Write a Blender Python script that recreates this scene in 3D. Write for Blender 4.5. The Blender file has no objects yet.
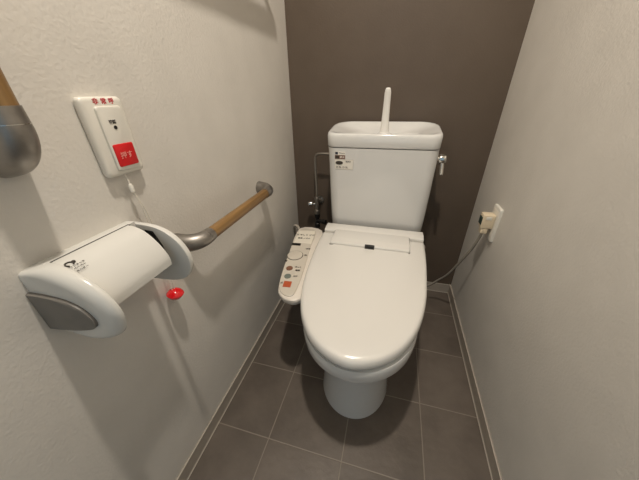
import bpy, bmesh, math, random
from mathutils import Vector, Matrix
random.seed(4)
PI = math.pi
S = bpy.context.scene
C = S.collection

# ------------------------------------------------------------------ materials
def s2l(c):
    return tuple(((v/255)/12.92 if v/255 <= .04045 else ((v/255+.055)/1.055)**2.4) for v in c)

def mat(name, rgb, rough=.5, metal=0., coat=0., noise=None, bump=None, scale3=None, spec=.5):
    """rgb is sRGB 0-255. noise=(scale, rgb2, detail) mixes a second colour; bump=(scale, strength, distance)."""
    m = bpy.data.materials.new(name); m.use_nodes = True
    nt = m.node_tree; n = nt.nodes; b = n['Principled BSDF']
    b.inputs['Base Color'].default_value = (*s2l(rgb), 1)
    b.inputs['Roughness'].default_value = rough
    b.inputs['Metallic'].default_value = metal
    b.inputs['Coat Weight'].default_value = coat
    b.inputs['Coat Roughness'].default_value = .05
    b.inputs['Specular IOR Level'].default_value = spec
    tc = n.new('ShaderNodeTexCoord'); src = tc.outputs['Object']
    if scale3:
        mp = n.new('ShaderNodeMapping'); mp.inputs['Scale'].default_value = scale3
        nt.links.new(src, mp.inputs['Vector']); src = mp.outputs['Vector']
    if noise:
        tx = n.new('ShaderNodeTexNoise'); tx.inputs['Scale'].default_value = noise[0]
        tx.inputs['Detail'].default_value = noise[2]
        nt.links.new(src, tx.inputs['Vector'])
        mr = n.new('ShaderNodeMapRange'); mr.inputs['From Min'].default_value = .3; mr.inputs['From Max'].default_value = .7
        nt.links.new(tx.outputs['Fac'], mr.inputs['Value'])
        mx = n.new('ShaderNodeMix'); mx.data_type = 'RGBA'
        mx.inputs['A'].default_value = (*s2l(rgb), 1); mx.inputs['B'].default_value = (*s2l(noise[1]), 1)
        nt.links.new(mr.outputs['Result'], mx.inputs['Factor'])
        nt.links.new(mx.outputs['Result'], b.inputs['Base Color'])
    if bump:
        tx = n.new('ShaderNodeTexNoise'); tx.inputs['Scale'].default_value = bump[0]; tx.inputs['Detail'].default_value = 3
        nt.links.new(tc.outputs['Object'], tx.inputs['Vector'])
        bp = n.new('ShaderNodeBump'); bp.inputs['Strength'].default_value = bump[1]; bp.inputs['Distance'].default_value = bump[2]
        nt.links.new(tx.outputs['Fac'], bp.inputs['Height']); nt.links.new(bp.outputs['Normal'], b.inputs['Normal'])
    return m

def wallpaper(name, rgb, rgb2, rough=.62, k=.42):
    m = mat(name, rgb, rough, noise=(9, rgb2, 3), spec=.4)
    nt = m.node_tree; n = nt.nodes; b = n['Principled BSDF']
    tc = next(x for x in n if x.type == 'TEX_COORD')
    v = n.new('ShaderNodeTexNoise'); v.inputs['Scale'].default_value = 170; v.inputs['Detail'].default_value = 5; v.inputs['Roughness'].default_value = .55; v.inputs['Distortion'].default_value = .2
    w = n.new('ShaderNodeTexVoronoi'); w.inputs['Scale'].default_value = 170; w.feature = 'SMOOTH_F1'
    a = n.new('ShaderNodeMath'); a.operation = 'MULTIPLY_ADD'; a.inputs[1].default_value = .55
    nt.links.new(tc.outputs['Object'], v.inputs['Vector']); nt.links.new(tc.outputs['Object'], w.inputs['Vector'])
    nt.links.new(w.outputs['Distance'], a.inputs[0]); nt.links.new(v.outputs['Fac'], a.inputs[2])
    bp = n.new('ShaderNodeBump'); bp.inputs['Strength'].default_value = k; bp.inputs['Distance'].default_value = .0013
    nt.links.new(a.outputs[0], bp.inputs['Height']); nt.links.new(bp.outputs['Normal'], b.inputs['Normal'])
    return m

def tile_floor(name):
    """Slate tiles 0.2455 m with pale grout, laid square to the room."""
    m = mat(name, (112, 98, 88), .42, spec=.5)
    nt = m.node_tree; n = nt.nodes; b = n['Principled BSDF']
    tc = next(x for x in n if x.type == 'TEX_COORD')
    sp = n.new('ShaderNodeSeparateXYZ'); nt.links.new(tc.outputs['Object'], sp.inputs[0])
    def math_(op, a, bb=None, c=None):
        q = n.new('ShaderNodeMath'); q.operation = op
        for i, v in enumerate((a, bb, c)):
            if v is None: continue
            if isinstance(v, (int, float)): q.inputs[i].default_value = v
            else: nt.links.new(v, q.inputs[i])
        return q.outputs[0]
    def grid(sock, off, pitch):
        t = math_('MULTIPLY_ADD', sock, 1/pitch, off)
        f = math_('FRACT', t); cell = math_('FLOOR', t)
        d = math_('MULTIPLY', math_('MINIMUM', f, math_('SUBTRACT', 1., f)), pitch)
        return d, cell
    dx, cx_ = grid(sp.outputs['X'], -.443/.2465+10, .2465)
    dy, cy_ = grid(sp.outputs['Y'], .926/.2445+10, .2445)
    d = math_('MINIMUM', dx, dy)
    g = n.new('ShaderNodeMapRange'); g.interpolation_type = 'SMOOTHSTEP'
    g.inputs['From Min'].default_value = .0011; g.inputs['From Max'].default_value = .0024
    g.inputs['To Min'].default_value = 1; g.inputs['To Max'].default_value = 0
    nt.links.new(d, g.inputs['Value'])
    n1 = n.new('ShaderNodeTexNoise'); n1.inputs['Scale'].default_value = 7; n1.inputs['Detail'].default_value = 8; n1.inputs['Roughness'].default_value = .6
    nt.links.new(tc.outputs['Object'], n1.inputs['Vector'])
    cb = n.new('ShaderNodeCombineXYZ'); nt.links.new(cx_, cb.inputs[0]); nt.links.new(cy_, cb.inputs[1])
    wn = n.new('ShaderNodeTexWhiteNoise'); wn.noise_dimensions = '2D'; nt.links.new(cb.outputs[0], wn.inputs['Vector'])
    v = math_('MULTIPLY_ADD', wn.outputs['Value'], .22, n1.outputs['Fac'])
    cr = n.new('ShaderNodeValToRGB')
    cr.color_ramp.elements[0].position = .38; cr.color_ramp.elements[0].color = (*s2l((88, 79, 71)), 1)
    cr.color_ramp.elements[1].position = .85; cr.color_ramp.elements[1].color = (*s2l((112, 102, 93)), 1)
    nt.links.new(v, cr.inputs['Fac'])
    mx = n.new('ShaderNodeMix'); mx.data_type = 'RGBA'; mx.inputs['B'].default_value = (*s2l((134, 124, 113)), 1)
    nt.links.new(g.outputs['Result'], mx.inputs['Factor']); nt.links.new(cr.outputs['Color'], mx.inputs['A'])
    nt.links.new(mx.outputs['Result'], b.inputs['Base Color'])
    n2 = n.new('ShaderNodeTexNoise'); n2.inputs['Scale'].default_value = 45; n2.inputs['Detail'].default_value = 6
    nt.links.new(tc.outputs['Object'], n2.inputs['Vector'])
    h = math_('MULTIPLY_ADD', g.outputs['Result'], -.7, n2.outputs['Fac'])
    bp = n.new('ShaderNodeBump'); bp.inputs['Strength'].default_value = .45; bp.inputs['Distance'].default_value = .002
    nt.links.new(h, bp.inputs['Height']); nt.links.new(bp.outputs['Normal'], b.inputs['Normal'])
    return m

def wood(name, along):
    sc = [55., 55., 55.]; sc[along] = 2.2
    m = mat(name, (150, 116, 70), .45, noise=(1.2, (92, 66, 36), 6), scale3=tuple(sc), coat=.15)
    return m

M = dict(
    wall=wallpaper('wallpaper_white', (209, 204, 196), (215, 210, 202)),
    accent=wallpaper('wallpaper_brown', (90, 78, 67), (94, 82, 71), .40, .35),
    floor=tile_floor('floor_tile'),
    base=mat('baseboard_taupe', (172, 162, 150), .5, noise=(30, (164, 154, 142), 4)),
    caulk=mat('baseboard_edge', (196, 187, 174), .5),
    china=mat('glazed_china', (222, 221, 218), .12, coat=.4, spec=.6),
    plastic=mat('white_plastic', (226, 223, 217), .22, coat=.15),
    holder=mat('holder_plastic', (214, 212, 206), .2, coat=.2),
    panel=mat('panel_plastic', (226, 218, 207), .3),
    face=mat('panel_face', (205, 197, 184), .35),
    label=mat('panel_label', (228, 221, 207), .4),
    ivory=mat('ivory_plastic', (224, 220, 210), .32),
    grey=mat('grey_plastic', (112, 108, 102), .38, noise=(40, (118, 113, 107), 3)),
    metal=mat('satin_nickel', (158, 153, 147), .42, metal=.9, noise=(60, (148, 143, 137), 4)),
    chrome=mat('chrome', (215, 213, 208), .09, metal=1.),
    dull=mat('dull_pipe', (150, 145, 138), .3, metal=.9),
    woodv=wood('oak_vertical', 2), woody=wood('oak_lengthwise', 1),
    black=mat('black_plastic', (22, 20, 18), .4),
    dark=mat('dark_print_gap_shade', (58, 52, 46), .5),
    ink=mat('red_print', (196, 46, 58), .45),
    red=mat('red_button', (206, 22, 26), .35),
    redball=mat('red_glossy', (214, 22, 30), .16, coat=.4),
    pink=mat('button_print', (236, 158, 148), .5),
    brown=mat('brown_button', (128, 88, 68), .4),
    teal=mat('grey_green_button', (112, 120, 112), .4),
    orange=mat('orange_button', (182, 86, 52), .4),
    beige=mat('beige_plastic', (222, 206, 178), .38),
    green=mat('dark_green_tag', (42, 58, 50), .45),
    cord=mat('cord_black', (38, 34, 31), .5),
    cordw=mat('cord_grey', (164, 156, 144), .45),
    string=mat('white_string', (225, 218, 206), .6),
    navy=mat('navy_print', (42, 46, 66), .4),
    rust=mat('rust_print', (120, 78, 58), .45),
    paper=mat('sticker_paper', (232, 227, 217), .45),
    ceil=mat('ceiling_paper', (224, 219, 210), .7, bump=(120, .3, .002)),
)

# ------------------------------------------------------------------ helpers
def link(name, me, m, parent=None, ang=35):
    o = bpy.data.objects.new(name, me); C.objects.link(o)
    if m is not None and not me.materials: me.materials.append(m)
    me.shade_smooth(); me.set_sharp_from_angle(angle=math.radians(ang))
    if parent is not None:
        o.parent = parent
        o.matrix_parent_inverse = parent.matrix_basis.inverted()   # parts are modelled in room coordinates
    return o

def obj(name, bm, m, parent=None, ang=35):
    bmesh.ops.recalc_face_normals(bm, faces=bm.faces)
    me = bpy.data.meshes.new(name); bm.to_mesh(me); bm.free()
    return link(name, me, m, parent, ang)

def thing(name, label, cat, loc):
    o = bpy.data.objects.new(name, None); C.objects.link(o); o.location = loc
    o.empty_display_size = .05
    o['label'] = label; o['category'] = cat
    return o

def struct(o):
    o['kind'] = 'structure'; return o

def box(bm, a, b, bev=0., seg=3):
    c = [(a[i]+b[i])/2 for i in range(3)]; d = [abs(b[i]-a[i]) for i in range(3)]
    r = bmesh.ops.create_cube(bm, size=1, matrix=Matrix.Translation(c) @ Matrix.Diagonal((*d, 1)))
    if bev:
        es = list({e for v in r['verts'] for e in v.link_edges})
        bmesh.ops.bevel(bm, geom=es, offset=bev, segments=seg, profile=.5, affect='EDGES')
    return bm

def B(a, b, bev=0., seg=3):
    return box(bmesh.new(), a, b, bev, seg)

def loft(bm, rings, cap0=True, cap1=True, closed=True):
    vs = [[bm.verts.new(p) for p in r] for r in rings]
    n = len(vs[0])
    for a, b in zip(vs, vs[1:]):
        for i in range(n if closed else n-1):
            j = (i+1) % n
            bm.faces.new((a[i], a[j], b[j], b[i]))
    if cap0: bm.faces.new(vs[0][::-1])
    if cap1: bm.faces.new(vs[-1])
    return bm

def tube(bm, pts, rad, n=16, cap=True):
    pts = [Vector(p) for p in pts]
    if not isinstance(rad, (list, tuple)): rad = [rad]*len(pts)
    tang = []
    for i in range(len(pts)):
        a = pts[max(i-1, 0)]; b = pts[min(i+1, len(pts)-1)]; tang.append((b-a).normalized())
    u = tang[0].orthogonal().normalized(); rings = []
    for p, t, r in zip(pts, tang, rad):
        u = (u - t*u.dot(t)).normalized(); w = t.cross(u)
        rings.append([p + (u*math.cos(2*PI*k/n) + w*math.sin(2*PI*k/n))*r for k in range(n)])
    return loft(bm, rings, cap, cap)

def spline(pts, k=8):
    pts = [Vector(p) for p in pts]; out = []
    for i in range(len(pts)-1):
        p0 = pts[max(i-1, 0)]; p1 = pts[i]; p2 = pts[i+1]; p3 = pts[min(i+2, len(pts)-1)]
        for j in range(k):
            t = j/k
            out.append(.5*((2*p1)+(p2-p0)*t+(2*p0-5*p1+4*p2-p3)*t*t+(3*p1-p0-3*p2+p3)*t**3))
    out.append(pts[-1]); return out

def cspline(pts, k=5):
    pts = [Vector(p) for p in pts]; n = len(pts); out = []
    for i in range(n):
        p0, p1, p2, p3 = pts[i-1], pts[i], pts[(i+1) % n], pts[(i+2) % n]
        for j in range(k):
            t = j/k
            out.append(.5*((2*p1)+(p2-p0)*t+(2*p0-5*p1+4*p2-p3)*t*t+(3*p1-p0-3*p2+p3)*t**3))
    return out

def rrect(x0, x1, y0, y1, r, n=6):
    """rounded rectangle, r = radius or (r at y0 side, r at y1 side); counter-clockwise"""
    ra, rb = (r, r) if not isinstance(r, tuple) else r
    out = []
    for cx, cy, a0, q in ((x1-ra, y0+ra, -90, ra), (x1-rb, y1-rb, 0, rb), (x0+rb, y1-rb, 90, rb), (x0+ra, y0+ra, 180, ra)):
        for k in range(n+1):
            a = math.radians(a0+90*k/n); out.append(Vector((cx+q*math.cos(a), cy+q*math.sin(a), 0)))
    return out

def at_z(ring, z): return [Vector((p.x, p.y, z)) for p in ring]

def disc(bm, c, r, h, axis='Z', n=24, bev=0.):
    R = {'Z': Matrix(), 'X': Matrix.Rotation(PI/2, 4, 'Y'), 'Y': Matrix.Rotation(-PI/2, 4, 'X')}[axis]
    q = bmesh.ops.create_cone(bm, cap_ends=True, segments=n, radius1=r, radius2=r, depth=h, matrix=Matrix.Translation(c) @ R)
    if bev:
        es = list({e for v in q['verts'] for e in v.link_edges if e.calc_face_angle(0) > .8})
        bmesh.ops.bevel(bm, geom=es, offset=bev, segments=2, profile=.5, affect='EDGES')
    return bm

def lathe(bm, c, prof, axis, n=24):
    """prof = [(radius, distance along axis)]"""
    ax = Vector(axis).normalized(); u = ax.orthogonal().normalized(); w = ax.cross(u); c = Vector(c)
    return loft(bm, [[c + ax*d + (u*math.cos(2*PI*k/n)+w*math.sin(2*PI*k/n))*max(r, 1e-4) for k in range(n)] for r, d in prof])

FONT = bpy.data.fonts.load('<builtin>')
def text(name, s, size, origin, xdir, ydir, m, parent, ext=.0002, align='CENTER', off=0.):
    cu = bpy.data.curves.new(name, 'FONT'); cu.font = FONT; cu.body = s; cu.size = size; cu.extrude = ext; cu.offset = off
    cu.align_x = align; cu.align_y = 'CENTER'; cu.resolution_u = 3
    t = bpy.data.objects.new('tmp', cu); C.objects.link(t)
    dg = bpy.context.evaluated_depsgraph_get(); dg.update()
    me = bpy.data.meshes.new_from_object(t.evaluated_get(dg))
    bpy.data.objects.remove(t); bpy.data.curves.remove(cu)
    x = Vector(xdir).normalized(); y = Vector(ydir); y = (y - x*y.dot(x)).normalized(); z = x.cross(y)
    me.transform(Matrix.Translation(Vector(origin)) @ Matrix((x, y, z)).transposed().to_4x4())
    me.materials.clear()
    return link(name, me, m, parent)

# ------------------------------------------------------------------ the room
W, YF, ZC = .888, -1.78, 2.26
struct(obj('floor', B((-.1, YF-1.2, -.05), (W+.1, .1, 0)), M['floor']))
struct(obj('ceiling', B((-.1, YF-.1, ZC), (W+.1, .1, ZC+.06)), M['ceil']))
struct(obj('wall_left', B((-.1, YF, 0), (0, .1, ZC)), M['wall']))
struct(obj('wall_right', B((W, YF, 0), (W+.1, .1, ZC)), M['wall']))
struct(obj('wall_back', B((0, 0, 0), (W, .1, ZC)), M['accent']))
bm = bmesh.new()                                                     # front wall with the open doorway behind the viewer
box(bm, (-.1, YF-.1, 0), (.09, YF, ZC)); box(bm, (W-.09, YF-.1, 0), (W+.1, YF, ZC)); box(bm, (.09, YF-.1, 2.02), (W-.09, YF, ZC))
struct(obj('wall_front', bm, M['wall']))
zt, bt, e = .056, .006, .0018
def baseboard(name, a, b, inner):
    o = struct(obj(name, B(a, b, .0012, 1), M['base']))
    bm = bmesh.new()
    ax, val = inner
    for z0, z1 in ((0.0, .0034), (zt-.0006, zt+.0022)):
        lo = [a[0], a[1], z0]; hi = [b[0], b[1], z1]
        if z0 == 0.0:
            if ax == 0: lo[0], hi[0] = sorted((val, val+(e if val < .4 else -e)))
            else: lo[1], hi[1] = val-e, val
        else:
            if ax == 0: lo[0], hi[0] = sorted((val+(.0004 if val < .4 else -.0004), val-(.0018 if val < .4 else -.0018)))
            else: lo[1], hi[1] = val-.0004, val+.0018
        box(bm, lo, hi)
    obj('edge_bead', bm, M['caulk'], o)
baseboard('baseboard_left', (0, YF, 0), (bt, 0, zt), (0, bt))
baseboard('baseboard_right', (W-bt, YF, 0), (W, 0, zt), (0, W-bt))
baseboard('baseboard_back', (bt, -bt, 0), (W-bt, 0, zt), (1, -bt))

# ------------------------------------------------------------------ toilet
XC = .444
t = thing('toilet', 'white toilet with electric seat, closed lid and cistern against the brown wall', 'toilet', (XC, -.45, 0))

def outline(hw, yr, n=12, rr=.02):
    """closed plan outline from half-widths hw=[(y, w)...] running rear -> front tip; yr = rear line"""
    side = spline([(w, y, 0) for y, w in hw], n)
    right = [Vector((XC+p.x, p.y, 0)) for p in side]
    left = [Vector((XC-p.x, p.y, 0)) for p in reversed(side[:-1])]
    return right + left

# bowl and foot
def bowl_ring(z, front, w, rear, wr, k=2.05, n=40):
    """front half is a super-ellipse, rear tapers to half width wr"""
    ym = front + w*1.29; pts = []
    for i in range(n+1):
        a = PI*i/n
        c, s = math.cos(a), math.sin(a)
        pts.append(Vector((XC + w*math.copysign(abs(c)**(2/k), c), ym - (ym-front)*abs(s)**(2/k), z)))
    pts = pts[::-1]                                                  # left -> front -> right
    for i in range(1, 9):
        f = i/8; pts.append(Vector((XC + w+(wr-w)*f*f*(3-2*f), ym+(rear-ym)*f, z)))
    for i in range(8, 0, -1):
        f = i/8; pts.append(Vector((XC - w-(wr-w)*f*f*(3-2*f), ym+(rear-ym)*f, z)))
    return pts
bm = bmesh.new()
loft(bm, [bowl_ring(*a) for a in (
    (0.000, -.796, .1275, -.16, .110), (.012, -.794, .1265, -.16, .110), (.10, -.780, .1215, -.15, .11), (.19, -.778, .1205, -.13, .115),
    (.245, -.790, .127, -.10, .125), (.288, -.818, .145, -.08, .14), (.320, -.852, .164, -.06, .155), (.336, -.870, .173, -.05, .165),
    (.346, -.881, .1775, -.045, .17), (.355, -.886, .180, -.04, .175), (.385, -.886, .181, -.04, .178), (.393, -.883, .179, -.04, .178))])
obj('bowl', bm, M['china'], t, 50)
bm = bmesh.new()                                                     # bolt cap on the flank of the foot
lathe(bm, (XC-.1155, -.66, .105), [(.011, -.004), (.011, .004), (.008, .007), (.001, .008)], (-1, 0, 0))
obj('bolt_cap', bm, M['grey'], t)

# seat ring between bowl and lid
hw = [(-.40, .192), (-.50, .193), (-.60, .187), (-.68, .176), (-.75, .156), (-.82, .118), (-.86, .076), (-.878, .032), (-.881, 0)]
o1 = outline(hw, -.40)
cen = Vector((XC, -.62, 0))
def scl(r, f): return [cen + (p-cen)*f for p in r]
def offz(r, z, sl=0.): return [Vector((p.x, p.y, z + sl*(p.y+.62))) for p in r]
bm = bmesh.new()
loft(bm, [offz(scl(o1, .965), .3932), offz(scl(o1, .982), .397), offz(scl(o1, .985), .405), offz(scl(o1, .97), .412)])
obj('seat', bm, M['plastic'], t, 50)

# lid: plan outline with a rolled edge and a slight crown, tilting down to the front
hw = [(-.292, .212), (-.36, .2135), (-.45, .2115), (-.54, .206), (-.62, .1985), (-.70, .182), (-.765, .158), (-.82, .124), (-.858, .084), (-.879, .045), (-.8875, .015), (-.8885, 0)]
lo = [p - Vector((.003, 0, 0)) for p in outline([(y_, w_+(.0025 if w_ > .15 else w_/.15*.0025)) for y_, w_ in hw], -.29, 7)]
SL = .055
def lidz(p, z): return z + SL*(p.y+.62)
rings = []
for f, z in ((.955, .4135), (.985, .4125), (.998, .415), (1.0, .421), (.9985, .433), (.992, .4405), (.98, .4455), (.962, .4485), (.93, .4505), (.85, .453), (.7, .4555), (.5, .4575), (.28, .4585), (.1, .459)):
    rr = scl(lo, f)
    rings.append([Vector((p.x, p.y, (z+(SL*.62 if z > .43 else SL*.35)*(p.y+.62)/.62*1.0))) for p in rr])
bm = bmesh.new(); loft(bm, rings)
obj('lid', bm, M['plastic'], t, 60)

# electric seat body behind / under the lid, hinge cover on top
bm = B((.236, -.40, .402), (.652, -.225, .452), .008)
obj('seat_housing', bm, M['plastic'], t)
def prism_x(bm, prof, x0, x1, bev=0.):
    loft(bm, [[Vector((x0, y, z)) for y, z in prof], [Vector((x1, y, z)) for y, z in prof]])
    if bev: bmesh.ops.bevel(bm, geom=list(bm.edges), offset=bev, segments=3, profile=.5, affect='EDGES')
    return bm
bm = prism_x(bmesh.new(), [(-.225, .446), (-.289, .446), (-.289, .4705), (-.282, .4745), (-.262, .4765), (-.225, .4765)], .2325, .6525, .003)
obj('hinge_cover', bm, M['plastic'], t)
bm = prism_x(bmesh.new(), [(-.284, .4775), (-.284, .462), (-.40, .458), (-.402, .4745), (-.397, .4785), (-.36, .4805)], .2835, .5935, .003)
h = obj('hinge_bridge', bm, M['plastic'], t)
obj('gap_shade', prism_x(bmesh.new(), [(-.2895, .474), (-.2895, .462), (-.404, .458), (-.404, .4676)], .2815, .5955), M['dark'], h)  # dark strip standing in for the shade in the gap around the bridge
bm = B((.424, -.4065, .4665), (.461, -.394, .4815), .0015)
obj('sensor', bm, M['black'], h)

# control panel on the left, sloping to the front
PZ = lambda y, z0=.455: z0 + .055*(y+.30)
body = [(.104, -.255), (.213, -.255), (.2225, -.40), (.2375, -.55), (.257, -.665), (.255, -.690), (.235, -.708), (.207, -.706), (.184, -.694), (.1655, -.670), (.150, -.60), (.130, -.45)]
bo = [Vector((x, y, 0)) for x, y in body]
bo = cspline(bo, 4)
cb = Vector((.19, -.48, 0))
def sc2(r, f): return [cb + (p-cb)*f for p in r]
bm = bmesh.new()
loft(bm, [[Vector((p.x, p.y, PZ(p.y, z))) for p in sc2(bo, f)] for f, z in ((.90, .4165), (.955, .418), (.985, .425), (1, .438), (.995, .444), (.975, .4468))])
cp = obj('control_panel', bm, M['panel'], t, 45)
face = cspline([Vector((x, y, 0)) for x, y in [(.108, -.285), (.187, -.275), (.2, -.40), (.217, -.525), (.229, -.655), (.220, -.693), (.19, -.69), (.167, -.664), (.150, -.60), (.129, -.47)]], 4)
cb = Vector((.175, -.48, 0))
bm = bmesh.new()
loft(bm, [[Vector((p.x, p.y, PZ(p.y, z))) for p in sc2(face, f)] for f, z in ((1.0, .446), (1, .4495), (.985, .451))])
obj('panel_face', bm, M['face'], cp, 30)
def on_panel(bm, pts, z0, z1):
    return loft(bm, [[Vector((x, y, PZ(y, z))) for x, y in pts] for z in (z0, z1)])
obj('instruction_sticker', on_panel(bmesh.new(), [(.111, -.289), (.1855, -.278), (.1985, -.385), (.1215, -.393)], .4512, .4517), M['label'], cp)
obj('display_window', on_panel(bmesh.new(), [(.1165, -.395), (.154, -.391), (.157, -.408), (.1195, -.412)], .4510, .4520), M['black'], cp)
def pdisc(bm, x, y, r, h, sq=1.):
    c = [(x+r*math.cos(2*PI*k/28), y+r*sq*math.sin(2*PI*k/28)) for k in range(28)]
    loft(bm, [[Vector((a, b, PZ(b, .4505))) for a, b in c], [Vector((a, b, PZ(b, .4505+h*.7))) for a, b in c],
              [Vector((x+(a-x)*.93, y+(b-y)*.93, PZ(b, .4505+h))) for a, b in c]])
    return bm
bm = pdisc(bmesh.new(), .1585, -.478, .0300, .0032)
dl = obj('dial', bm, M['face'], cp)
bm = bmesh.new(); pdisc(bm, .1585, -.478, .0325, .0012)
obj('dial_ring', bm, M['dark'], dl)
o = obj('push_button', pdisc(bmesh.new(), .166, -.561, .0125, .003), M['brown'], cp); o['label'] = 'round brown button'
o = obj('push_button', pdisc(bmesh.new(), .176, -.605, .0125, .003), M['teal'], cp); o['label'] = 'round grey-green button'
o = obj('push_button', on_panel(bmesh.new(), [(.174, -.632), (.201, -.629), (.205, -.657), (.178, -.66)], .4505, .4525), M['orange'], cp); o['label'] = 'square orange stop button'
px, py = (1, .12, 0), (-.1, 1, .055)
def ptext(s, size, x, y, m=M['dark']):
    return text('lettering', s, size, (x, y, PZ(y, .4524)), px, py, m, cp, off=.0002)
ptext('止 おしり ビデ', .0125, .153, -.322); ptext('洗浄 ノズル', .0105, .155, -.350); ptext('水勢', .010, .197, -.425)
ptext('強', .010, .2, -.470); ptext('弱', .010, .137, -.522); ptext('おしり', .008, .196, -.548); ptext('温度', .009, .200, -.567)
ptext('ビデ', .008, .203, -.600); ptext('止', .010, .168, -.642)

# cistern
def rr_ring(z, x0, x1, y0, y1, r, dx=0.): return [Vector((p.x+dx, p.y, z)) for p in rrect(x0, x1, y0, y1, r, 8)]
bm = bmesh.new()
loft(bm, [rr_ring(z, XC-hw_, XC+hw_, yf, -.018, (.045, .03), dx) for z, hw_, yf, dx in
          ((.400, .165, -.175, .002), (.410, .195, -.190, .002), (.430, .2065, -.198, .002), (.50, .2095, -.2045, .002), (.62, .2125, -.2125, .001), (.74, .215, -.2195, 0), (.80, .2165, -.2235, -.001), (.8105, .217, -.2245, -.0015))])
tk = obj('cistern', bm, M['china'], t, 60)
dx = -.0015
bm = bmesh.new()
def lr(z, ins, top=0.): return rr_ring(z, XC-.2175+ins, XC+.2175-ins, -.226+ins, -.020+ins*.6, (.04-ins*.2, .075), dx)
def lb(z, ins, sx): return rr_ring(z, XC-.2175+ins*sx, XC+.2175-ins*sx, -.226+ins, -.020-ins*.8, (.045, .075-ins*.3), dx)
lidr = [lr(.8138, .007), lr(.8138, .002), lr(.8175, 0), lr(.852, -.001), lr(.8605, .001), lr(.864, .004), lb(.8645, .009, 1), lb(.863, .013, 1.2), lb(.8575, .020, 1.7), lb(.850, .032, 2.2), lb(.844, .05, 2.2), lb(.841, .07, 2.0)]
tilt = lambda z, y: z + max(0, min(1, (z-.835)/.02))*.027*(y+.226)/.206
loft(bm, [[Vector((p.x, p.y, tilt(p.z, p.y))) for p in r] for r in lidr])
ld = obj('cistern_lid', bm, M['china'], t, 60)
bm = bmesh.new()                                                     # raised plinth of the tap and the drain in the basin
lathe(bm, (.446, -.122, .845), [(.036, 0), (.033, .006), (.027, .011), (.020, .014), (.001, .015)], (0, 0, 1), 28)
obj('tap_plinth', bm, M['china'], ld, 60)
# spout: flattened tapered column with a rounded tip leaning forward
rings = []
for z, w, d, y in ((.848, .0215, .020, -.122), (.858, .0185, .0165, -.122), (.885, .0155, .0135, -.1215), (.93, .0138, .0105, -.120), (.975, .0128, .0105, -.120), (1.000, .0124, .0115, -.121), (1.011, .0105, .011, -.1225), (1.0165, .0080, .008, -.1235), (1.018, .003, .003, -.124)):
    rings.append([Vector((.4445+.0000+w*math.copysign(abs(math.cos(a))**.75, math.cos(a)), y+d*math.copysign(abs(math.sin(a))**.75, math.sin(a)), z)) for a in [2*PI*k/24 for k in range(24)]])
obj('hand_wash_spout', loft(bmesh.new(), rings), M['plastic'], t, 60)
# flush lever, right flank
bm = bmesh.new()
lathe(bm, (.6555, -.15, .768), [(.017, 0), (.017, .006), (.011, .008), (.011, .016)], (1, 0, 0))
lathe(bm, (.669, -.15, .768), [(.0185, 0), (.0195, .003), (.0195, .020), (.016, .0245), (.004, .0255)], (1, 0, 0))
lv = obj('flush_lever', bm, M['chrome'], t)
bm = bmesh.new(); tube(bm, spline([(.682, -.154, .757), (.683, -.161, .738), (.684, -.170, .720), (.684, -.176, .710)], 4), [.0085]*5+[.008]*5+[.0072]*2+[.005], 12)
obj('lever_handle', bm, M['chrome'], lv)
# stickers on the cistern front
SY = lambda z: -.2144+(z-.81)*-.0  - .0
def stick(bm, x0, x1, z0, z1, d=.0006):
    y = lambda z: -.2252+(.8195-z)*.0675
    loft(bm, [[Vector((x, y(z)-dd, z)) for x, z in ((x0, z0), (x1, z0), (x1, z1), (x0, z1))] for dd in (-.002, d)]); return bm
def stext(s, size, x, z, m, par, align='LEFT'):
    text('lettering', s, size, (x, -.2252+(.8195-z)*.0675-.0011, z), (1, 0, 0), (0, -.058*-1, 1), m, par, ext=.0001, align=align, off=.0001)
s1 = obj('sticker', stick(bmesh.new(), .262, .305, .784, .7975), M['paper'], tk); s1['label'] = 'small sticker with a navy mark'
obj('print_mark', stick(bmesh.new(), .2635, .2745, .786, .796, .001), M['navy'], s1)
stext('〜―', .012, .278, .791, M['navy'], s1)
s2 = obj('sticker', stick(bmesh.new(), .262, .304, .768, .7825), M['rust'], tk); s2['label'] = 'small brown printed sticker'
obj('print_mark', stick(bmesh.new(), .2635, .279, .7695, .781, .001), M['dark'], s2)
stext('節水', .0105, .2815, .775, M['paper'], s2)
s3 = obj('sticker', stick(bmesh.new(), .262, .338, .726, .7655), M['paper'], tk); s3['label'] = 'white label with a dark oval mark'
bm = bmesh.new(); yy = -.2252+(.8195-.753)*.0675
loft(bm, [[Vector((.280+.0155*math.cos(2*PI*k/24), yy-d, .7525+.0075*math.sin(2*PI*k/24))) for k in range(24)] for d in (0, .0016)])
obj('print_mark', bm, M['dark'], s3)
bm = bmesh.new()
for a in ((.262, .338, .7650, .7658), (.337, .338, .726, .7655), (.262, .338, .7256, .7264)): stick(bm, *a, .0009)
obj('print_border', bm, M['face'], s3)
stext('洗浄水', .0075, .306, .7575, M['dark'], s3); stext('大 8L 小 6L', .0105, .266, .7345, M['dark'], s3)

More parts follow.
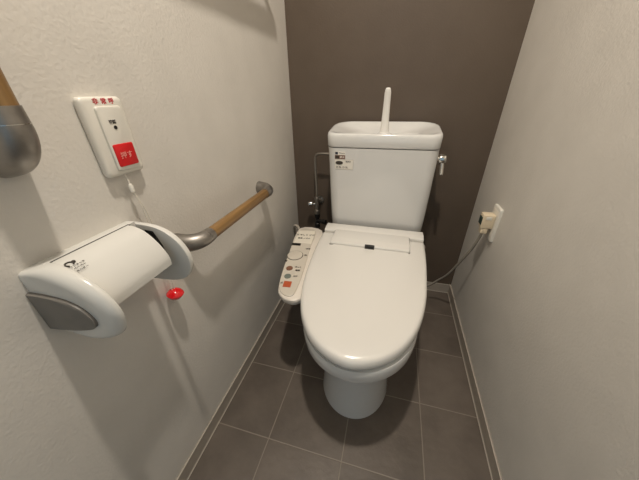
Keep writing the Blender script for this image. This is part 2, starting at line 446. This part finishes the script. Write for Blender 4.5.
# ------------------------------------------------------------------ water supply on the back wall
v = thing('water_supply_valve', 'chrome stop valve and bent pipe feeding the cistern at its left side', 'valve', (.133, -.03, .5))
px_ = .134
bm = bmesh.new()
tube(bm, spline([(.2275, -.075, .757), (.20, -.075, .757), (.165, -.075, .757), (.145, -.072, .753), (.135, -.068, .742), (px_-.003, -.066, .722), (px_-.002, -.064, .66), (px_, -.062, .58), (px_, -.06, .53)], 5), .0062, 12)
obj('supply_pipe', bm, M['dull'], v)
bm = bmesh.new()
lathe(bm, (px_, -.06, .44), [(.012, 0), (.015, .003), (.015, .022), (.011, .025), (.011, .075), (.0135, .078), (.0135, .094), (.008, .098)], (0, 0, 1), 16)
lathe(bm, (px_, -.06, .5), [(.011, 0), (.011, .05), (.022, .052), (.022, .0605)], (0, 1, 0), 20)
obj('valve_body', bm, M['dull'], v)
bm = bmesh.new()
lathe(bm, (px_, -.06, .497), [(.006, 0), (.006, .02), (.013, .024), (.0145, .030), (.0145, .042), (.011, .046), (.002, .048)], (-1, -.15, 0), 12)
obj('valve_knob', bm, M['chrome'], v)
bm = bmesh.new()
lathe(bm, (px_, -.06, .36), [(.010, 0), (.014, .004), (.014, .026), (.011, .03), (.011, .06), (.015, .062), (.015, .08)], (0, 0, 1), 16)
lathe(bm, (px_+.004, -.066, .405), [(.009, 0), (.009, .03), (.013, .033), (.013, .05)], (.9, -.3, 0), 16)
obj('branch_fitting', bm, M['black'], v)
bm = bmesh.new()
tube(bm, spline([(px_, -.06, .362), (.13, -.065, .30), (.09, -.09, .27), (.050, -.15, .31), (.046, -.185, .385), (.058, -.205, .430), (.078, -.215, .432), (.095, -.235, .415), (.110, -.262, .405)], 6), .0065, 12)
obj('hose', bm, M['cordw'], v)['label'] = 'grey flexible hose'

# ------------------------------------------------------------------ handrails (oak bars in satin metal end brackets)
RX, RR = .055, .0165
def bracket(joint, along, name, parent):
    """elbow running on from the bar's end at `joint` in direction `along`, bending into the wall x=0"""
    j = Vector(joint); a = Vector(along); pts = []; rad = []
    for k in range(3): pts.append(j + a*(-.002 + k*.010)); rad.append(.0180+.0004*k)
    c = j + a*.016
    R_ = .041
    for k in range(1, 11):
        th = math.radians(82*k/10)
        pts.append(c + a*(R_*math.sin(th)) + Vector((-R_*(1-math.cos(th)), 0, 0))); rad.append(.0189+.0035*(k/10))
    pts.append(Vector((.0012, 0, 0)) + c - Vector((c.x, 0, 0)) + a*(R_+.002)); rad.append(.0238)
    pts[-1].x = .0006
    bm = bmesh.new(); tube(bm, pts, rad, 28)
    o = obj(name, bm, M['metal'], parent, 40)
    bm = bmesh.new(); lathe(bm, j + a*.0165, [(.0180, 0), (.0190, .0004), (.0190, .0012), (.0180, .0016)], a, 28)
    obj('seam_ring', bm, M['chrome'], o)
    return o
hr = thing('grab_rail', 'horizontal oak grab rail with satin metal ends beyond the paper holder', 'handrail', (0, -.62, .688))
bm = bmesh.new(); tube(bm, [(RX, -.800+.335*k/12, .688) for k in range(13)], RR, 28)
obj('wooden_bar', bm, M['woody'], hr)
bracket((RX, -.792, .688), (0, -1, 0), 'end_bracket', hr)
bracket((RX, -.468, .688), (0, 1, 0), 'end_bracket', hr)
vr = thing('grab_rail', 'upright oak grab rail ending in a satin metal cup, upper left edge', 'handrail', (0, -1.0665, 1.2))
bm = bmesh.new(); tube(bm, [(RX, -1.0665, .985+.63*k/20) for k in range(21)], RR, 28)
obj('wooden_bar', bm, M['woodv'], vr)
bracket((RX, -1.0665, .993), (0, 0, -1), 'end_bracket', vr)
bracket((RX, -1.0665, 1.607), (0, 0, 1), 'end_bracket', vr)

# ------------------------------------------------------------------ paper holder
ph = thing('toilet_paper_holder', 'white plastic toilet paper holder with grey side insert under the call button', 'paper holder', (0, -1.02, .72))
def wshape(low, top=[(.0, .790), (.035, .7905), (.070, .788)]): return [(max(p.x, .0001), p.y) for p in spline([(p_[0], p_[1], 0) for p_ in top + [(.098, .777), (.119, .757), (.130, .730), (.127, .703), (.112, .680), (.088, .667)] + low], 4)]
wing = wshape([(.055, .661), (.025, .659), (0, .659)])
nwing = wshape([(.060, .665), (.030, .674), (0, .682)], [(.0, .7905), (.028, .796), (.050, .7965), (.075, .789)])
def wring(y, f, c=(.045, .722)): return [Vector((max(.0001, c[0]+(x-c[0])*f), y, c[1]+(z-c[1])*f)) for x, z in wing]
def nring(y, f, sk):
    out = []
    for x, z in nwing:
        fz = f + (1-f)*.55*(1-min(1, x/.06)); out.append(Vector((max(.0001, x*f), y - sk*(1-x/.13), .722+(z-.722)*fz)))
    return out
bm = bmesh.new()
loft(bm, [nring(-1.094, .94, 0), nring(-1.0935, .985, 0), nring(-1.0950, 1, 0), nring(-1.0985, 1, .003), nring(-1.1015, .99, .005), nring(-1.1050, .965, .006), nring(-1.1085, .925, .007), nring(-1.1115, .87, .007), nring(-1.1125, .80, .007)])
nw = obj('end_wing', bm, M['holder'], ph, 50)
ins = spline([(p_[0], p_[1], 0) for p_ in [(.0012, .756), (.030, .7555), (.062, .751), (.085, .740), (.0975, .721), (.094, .705), (.074, .696), (.035, .689), (.0012, .686)]], 4)
ins = [(max(.0008, p.x), p.y) for p in ins]
bm = bmesh.new()
loft(bm, [[Vector((max(.0008, x*f), y - .009*(1-x/.13), .72+(z-.72)*f)) for x, z in ins] for y, f in ((-1.1065, 1.0), (-1.1150, 1.0), (-1.1165, .97))])
obj('side_insert', bm, M['grey'], nw, 40)['label'] = 'dark grey insert'
bm = bmesh.new()
loft(bm, [wring(-.942, .94), wring(-.9415, .985), wring(-.944, 1.0), wring(-.949, 1.0), wring(-.9515, .99), wring(-.952, .965)])
fw = obj('end_wing', bm, M['holder'], ph, 50)
bm = bmesh.new()
loft(bm, [[Vector((x, y, z)) for x, z in ((.047, .780), (.066, .779), (.078, .750), (.079, .728), (.066, .728))] for y in (-.9528, -.9505)])
obj('slot', bm, M['black'], fw)['label'] = 'black slot for the roll arm'
# back plate
bm = bmesh.new()
loft(bm, [[Vector((x, y, z)) for x, z in ((-.0006, .664), (.018, .664), (.018, .780), (.0298, .785), (.0298, .7955), (.026, .7962), (-.0006, .7905))] for y in (-1.1, -.9525)])
obj('back_plate', bm, M['holder'], ph)
# curved cover flap
prof = spline([(.0348, .7968), (.052, .7950), (.070, .7875), (.086, .773), (.098, .756), (.1055, .738), (.1055, .722)], 5)
pr_o = [(p.x, p.y) for p in prof]; pr_i = []
for i, p in enumerate(prof):
    a = prof[max(i-1, 0)]; b = prof[min(i+1, len(prof)-1)]; tt = (b-a).normalized()
    pr_i.append((p.x + tt.y*.003, p.y - tt.x*.003))
ring = pr_o + pr_i[::-1]
bm = bmesh.new()
loft(bm, [[Vector((x, y, z)) for x, z in ring] for y in (-1.0938, -.970)])
fl = obj('cover_flap', bm, M['holder'], ph, 40)
bm = bmesh.new(); box(bm, (.0296, -1.0935, .786), (.0350, -.966, .7962))
obj('hinge_gap', bm, M['black'], ph)
# embossed print on the flap: loop mark and three short lines
bm = bmesh.new()
def arc_print(bm, cx, cy, r0, r1, a0, a1, n=14):
    zf = lambda x: .7955 - max(0, (x-.052))**2*16
    for k in range(n):
        q = []
        for a, r in ((a0+(a1-a0)*k/n, r0), (a0+(a1-a0)*(k+1)/n, r0), (a0+(a1-a0)*(k+1)/n, r1), (a0+(a1-a0)*k/n, r1)):
            x = cx+r*math.cos(a); y = cy+r*math.sin(a); q.append(Vector((x, y, zf(x)+.0003)))
        loft(bm, [[p - Vector((0, 0, .0012)) for p in q], [p + Vector((0, 0, .0002)) for p in q]])
arc_print(bm, .0595, -1.0885, .0040, .0056, math.radians(40), math.radians(330))
arc_print(bm, .0585, -1.0820, .0001, .0026, 0, 2*PI, 8)
obj('print_mark', bm, M['dark'], fl)
for k, (s, y) in enumerate((('ワンタッチ', -1.0835), ('ペーパー', -1.084), ('ホルダー', -1.0845))):
    xx = .0675+.0042*k
    text('lettering', s, .0042, (xx, y, .7955-max(0, xx-.052)**2*16+.0007), (0, 1, 0), (-1, 0, .25), M['dark'], fl, ext=.0002, off=.00005)

# ------------------------------------------------------------------ call button plate and its pull cord
cb_ = thing('call_button', 'white emergency call plate with a red push button on the left wall', 'call button', (0, -.9165, .94))
def xring(x, y0, y1, z0, z1, r): return [Vector((x, p.x, p.y)) for p in rrect(y0, y1, z0, z1, r, 6)]
bm = bmesh.new()
loft(bm, [xring(x, -.9520+i, -.8775-i, .8765+i, 1.0030-i, .007) for x, i in ((.0002, .0015), (.004, 0), (.0095, 0), (.0122, .001), (.0138, .003), (.0146, .006))])
obj('plate', bm, M['ivory'], cb_, 40)
bm = bmesh.new()
loft(bm, [xring(x, -.9335+i, -.8870-i, .8850+i, .9890-i, .005) for x, i in ((.012, 0), (.0165, 0), (.0180, .0008), (.0186, .0025))])
cv = obj('cover', bm, M['ivory'], cb_, 40)
bm = bmesh.new()
loft(bm, [xring(x, -.9295+i, -.8905-i, .8915+i, .9295-i, .003) for x, i in ((.018, 0), (.0195, 0), (.0203, .001))])
rb = obj('push_button', bm, M['red'], cb_); rb['label'] = 'red push button'
WX, WY = (0, 1, 0), (0, 0, 1)
text('lettering', '押す', .0125, (.0206, -.9100, .9095), WX, WY, M['pink'], rb)
for s, y in zip('非常呼', (-.9260, -.9120, -.8985)):
    text('lettering', s, .0098, (.0148, y, .9958), WX, WY, M['ink'], cb_, off=.00015)
text('lettering', '確認', .0065, (.0188, -.9130, .9645), WX, WY, M['dark'], cv, off=.0002)
bm = bmesh.new(); disc(bm, (.0188, -.9110, .9560), .0031, .001, 'X', 16)
obj('indicator', bm, M['black'], cv)

pc = thing('pull_cord', 'thin white pull cord with a red ball hanging behind the paper holder', 'pull cord', (.018, -.918, .58))
bm = bmesh.new()
tube(bm, spline([(.010, -.9200, .8759), (.012, -.9200, .866), (.014, -.9205, .856)], 4), .0011, 8)
tube(bm, spline([(.014, -.9205, .846), (.016, -.915, .80), (.018, -.9185, .70), (.020, -.9225, .600)], 8), .0010, 8)
tube(bm, spline([(.014, -.9205, .846), (.018, -.910, .79), (.021, -.9115, .70), (.022, -.9175, .600)], 8), .0010, 8)
obj('string', bm, M['string'], pc)
bm = bmesh.new(); lathe(bm, (.014, -.9205, .841), [(.002, 0), (.0042, .002), (.0042, .013), (.0025, .017), (.001, .0175)], (0, 0, 1), 14)
obj('connector', bm, M['ivory'], pc)
bm = bmesh.new()
R0 = .0178
lathe(bm, (.022, -.9195, .5880), [(r_*1.08, d_*1.1) for r_, d_ in [(.001, -.0135), (.007, -.0125), (.0125, -.0085), (.0155, -.0035), (.0172, -.0012), (.0178, .0005), (.0172, .002), (.0160, .0032), (.0135, .0072), (.0085, .0105), (.003, .0125), (.001, .0126)]], (.12, .1, 1), 28)
obj('ball', bm, M['redball'], pc, 30)['label'] = 'glossy red ball knob'

# ------------------------------------------------------------------ power outlet and plug on the right wall
ow = thing('wall_outlet', 'ivory outlet plate on the right wall beside the toilet', 'outlet', (W, -.275, .568))
def xr(x, y0, y1, z0, z1, r): return [Vector((W-x, p.x, p.y)) for p in rrect(y0, y1, z0, z1, r, 6)]
bm = bmesh.new(); loft(bm, [xr(x, -.311+i, -.241-i, .502+i, .634-i, .006) for x, i in ((.0004, 0), (.006, 0), (.009, .0012), (.010, .0035))])
obj('plate', bm, M['ivory'], ow, 40)
bm = bmesh.new(); loft(bm, [xr(x, -.299+i, -.253-i, .517+i, .622-i, .003) for x, i in ((.009, 0), (.0108, .0), (.0113, .001))])
obj('socket_face', bm, M['label'], ow, 40)
pg = thing('power_plug', 'beige adapter plug in the right wall outlet with a cord to the toilet', 'plug', (W-.0115, -.275, .575))
xw = W-.0118
bm = B((xw-.040, -.300, .552), (xw, -.264, .606), .003)
ad = obj('adapter', bm, M['beige'], pg)
bm = B((xw-.030, -.3015, .588), (xw-.012, -.2995, .600), .0005); 
obj('adapter_label', bm, M['ivory'], ad)
bm = B((xw-.0425, -.296, .565), (xw-.0395, -.268, .594), .0008)
obj('tag', bm, M['green'], ad)['label'] = 'dark green tag'
bm = B((xw-.036, -.298, .530), (xw-.012, -.273, .5525), .003)
obj('plug_body', bm, M['beige'], pg)
path = [(xw-.024, -.286, .532), (xw-.027, -.281, .505), (.843, -.262, .445), (.826, -.225, .350), (.808, -.175, .245), (.781, -.135, .172), (.742, -.120, .118), (.700, -.12, .120), (.675, -.15, .20), (.672, -.19, .31), (.669, -.24, .40), (.6615, -.262, .430)]
pp = spline(path, 8)
bm = bmesh.new(); tube(bm, pp, .0042, 10); cd = obj('cord', bm, M['cordw'], pg)
bm = bmesh.new(); tube(bm, [p + Vector((.003, .0015, -.0058)) for p in pp[:-6]], .0023, 8); obj('earth_wire', bm, M['cord'], pg)['label'] = 'thin black wire along the cord'

# ------------------------------------------------------------------ above the frame: unseen bar added to cast the left wall's shadow, ceiling downlight
bm = bmesh.new(); box(bm, (.054, -.90, 1.346), (.066, -.232, 1.390), .002)
for y in (-.240, -.88): box(bm, (.0002, y-.006, 1.352), (.060, y+.006, 1.384), .002)
o = struct(obj('shadow_bar', bm, M['woody']))
LX, LY, LZ = .43, -.93, 2.235
bm = bmesh.new()
loft(bm, [[Vector((LX+r*math.cos(2*PI*k/32), LY+r*math.sin(2*PI*k/32), z)) for k in range(32)] for r, z in ((.062, ZC-.0005), (.075, ZC-.0005), (.075, ZC-.006), (.060, ZC-.006), (.060, ZC-.0005))], False, False)
struct(obj('trim_2', bm, M['plastic']))
L = bpy.data.lights.new('downlight', 'AREA'); L.shape = 'DISK'; L.size = .075; L.energy = 17.8; L.color = (1, .915, .80)
lo_ = bpy.data.objects.new('downlight', L); C.objects.link(lo_); lo_.location = (LX, LY, LZ)

w = bpy.data.worlds.new('World'); S.world = w; w.use_nodes = True
w.node_tree.nodes['Background'].inputs['Color'].default_value = (.62, .84, 1.0, 1)
w.node_tree.nodes['Background'].inputs['Strength'].default_value = .45

# ------------------------------------------------------------------ camera
cam = bpy.data.cameras.new('camera'); co = bpy.data.objects.new('camera', cam); C.objects.link(co)
cam.sensor_fit = 'HORIZONTAL'; cam.sensor_width = 36; cam.lens = 258.372/639*36; cam.clip_start = .02
p, y, r = math.radians(29.42689), math.radians(-15.71198), math.radians(-1.15277)
fwd = Vector((math.sin(y)*math.cos(p), math.cos(y)*math.cos(p), -math.sin(p)))
rt = Vector((math.cos(y), -math.sin(y), 0)); up = rt.cross(fwd)
rt, up = math.cos(r)*rt + math.sin(r)*up, -math.sin(r)*rt + math.cos(r)*up
m4 = Matrix((rt, up, -fwd)).transposed().to_4x4(); m4.translation = (.4891, -1.2887, 1.0)
co.matrix_world = m4
S.camera = co
S.view_settings.view_transform = 'Standard'; S.view_settings.look = 'None'
S.view_settings.exposure = 0.; S.view_settings.gamma = 1.; S.view_settings.use_curve_mapping = False
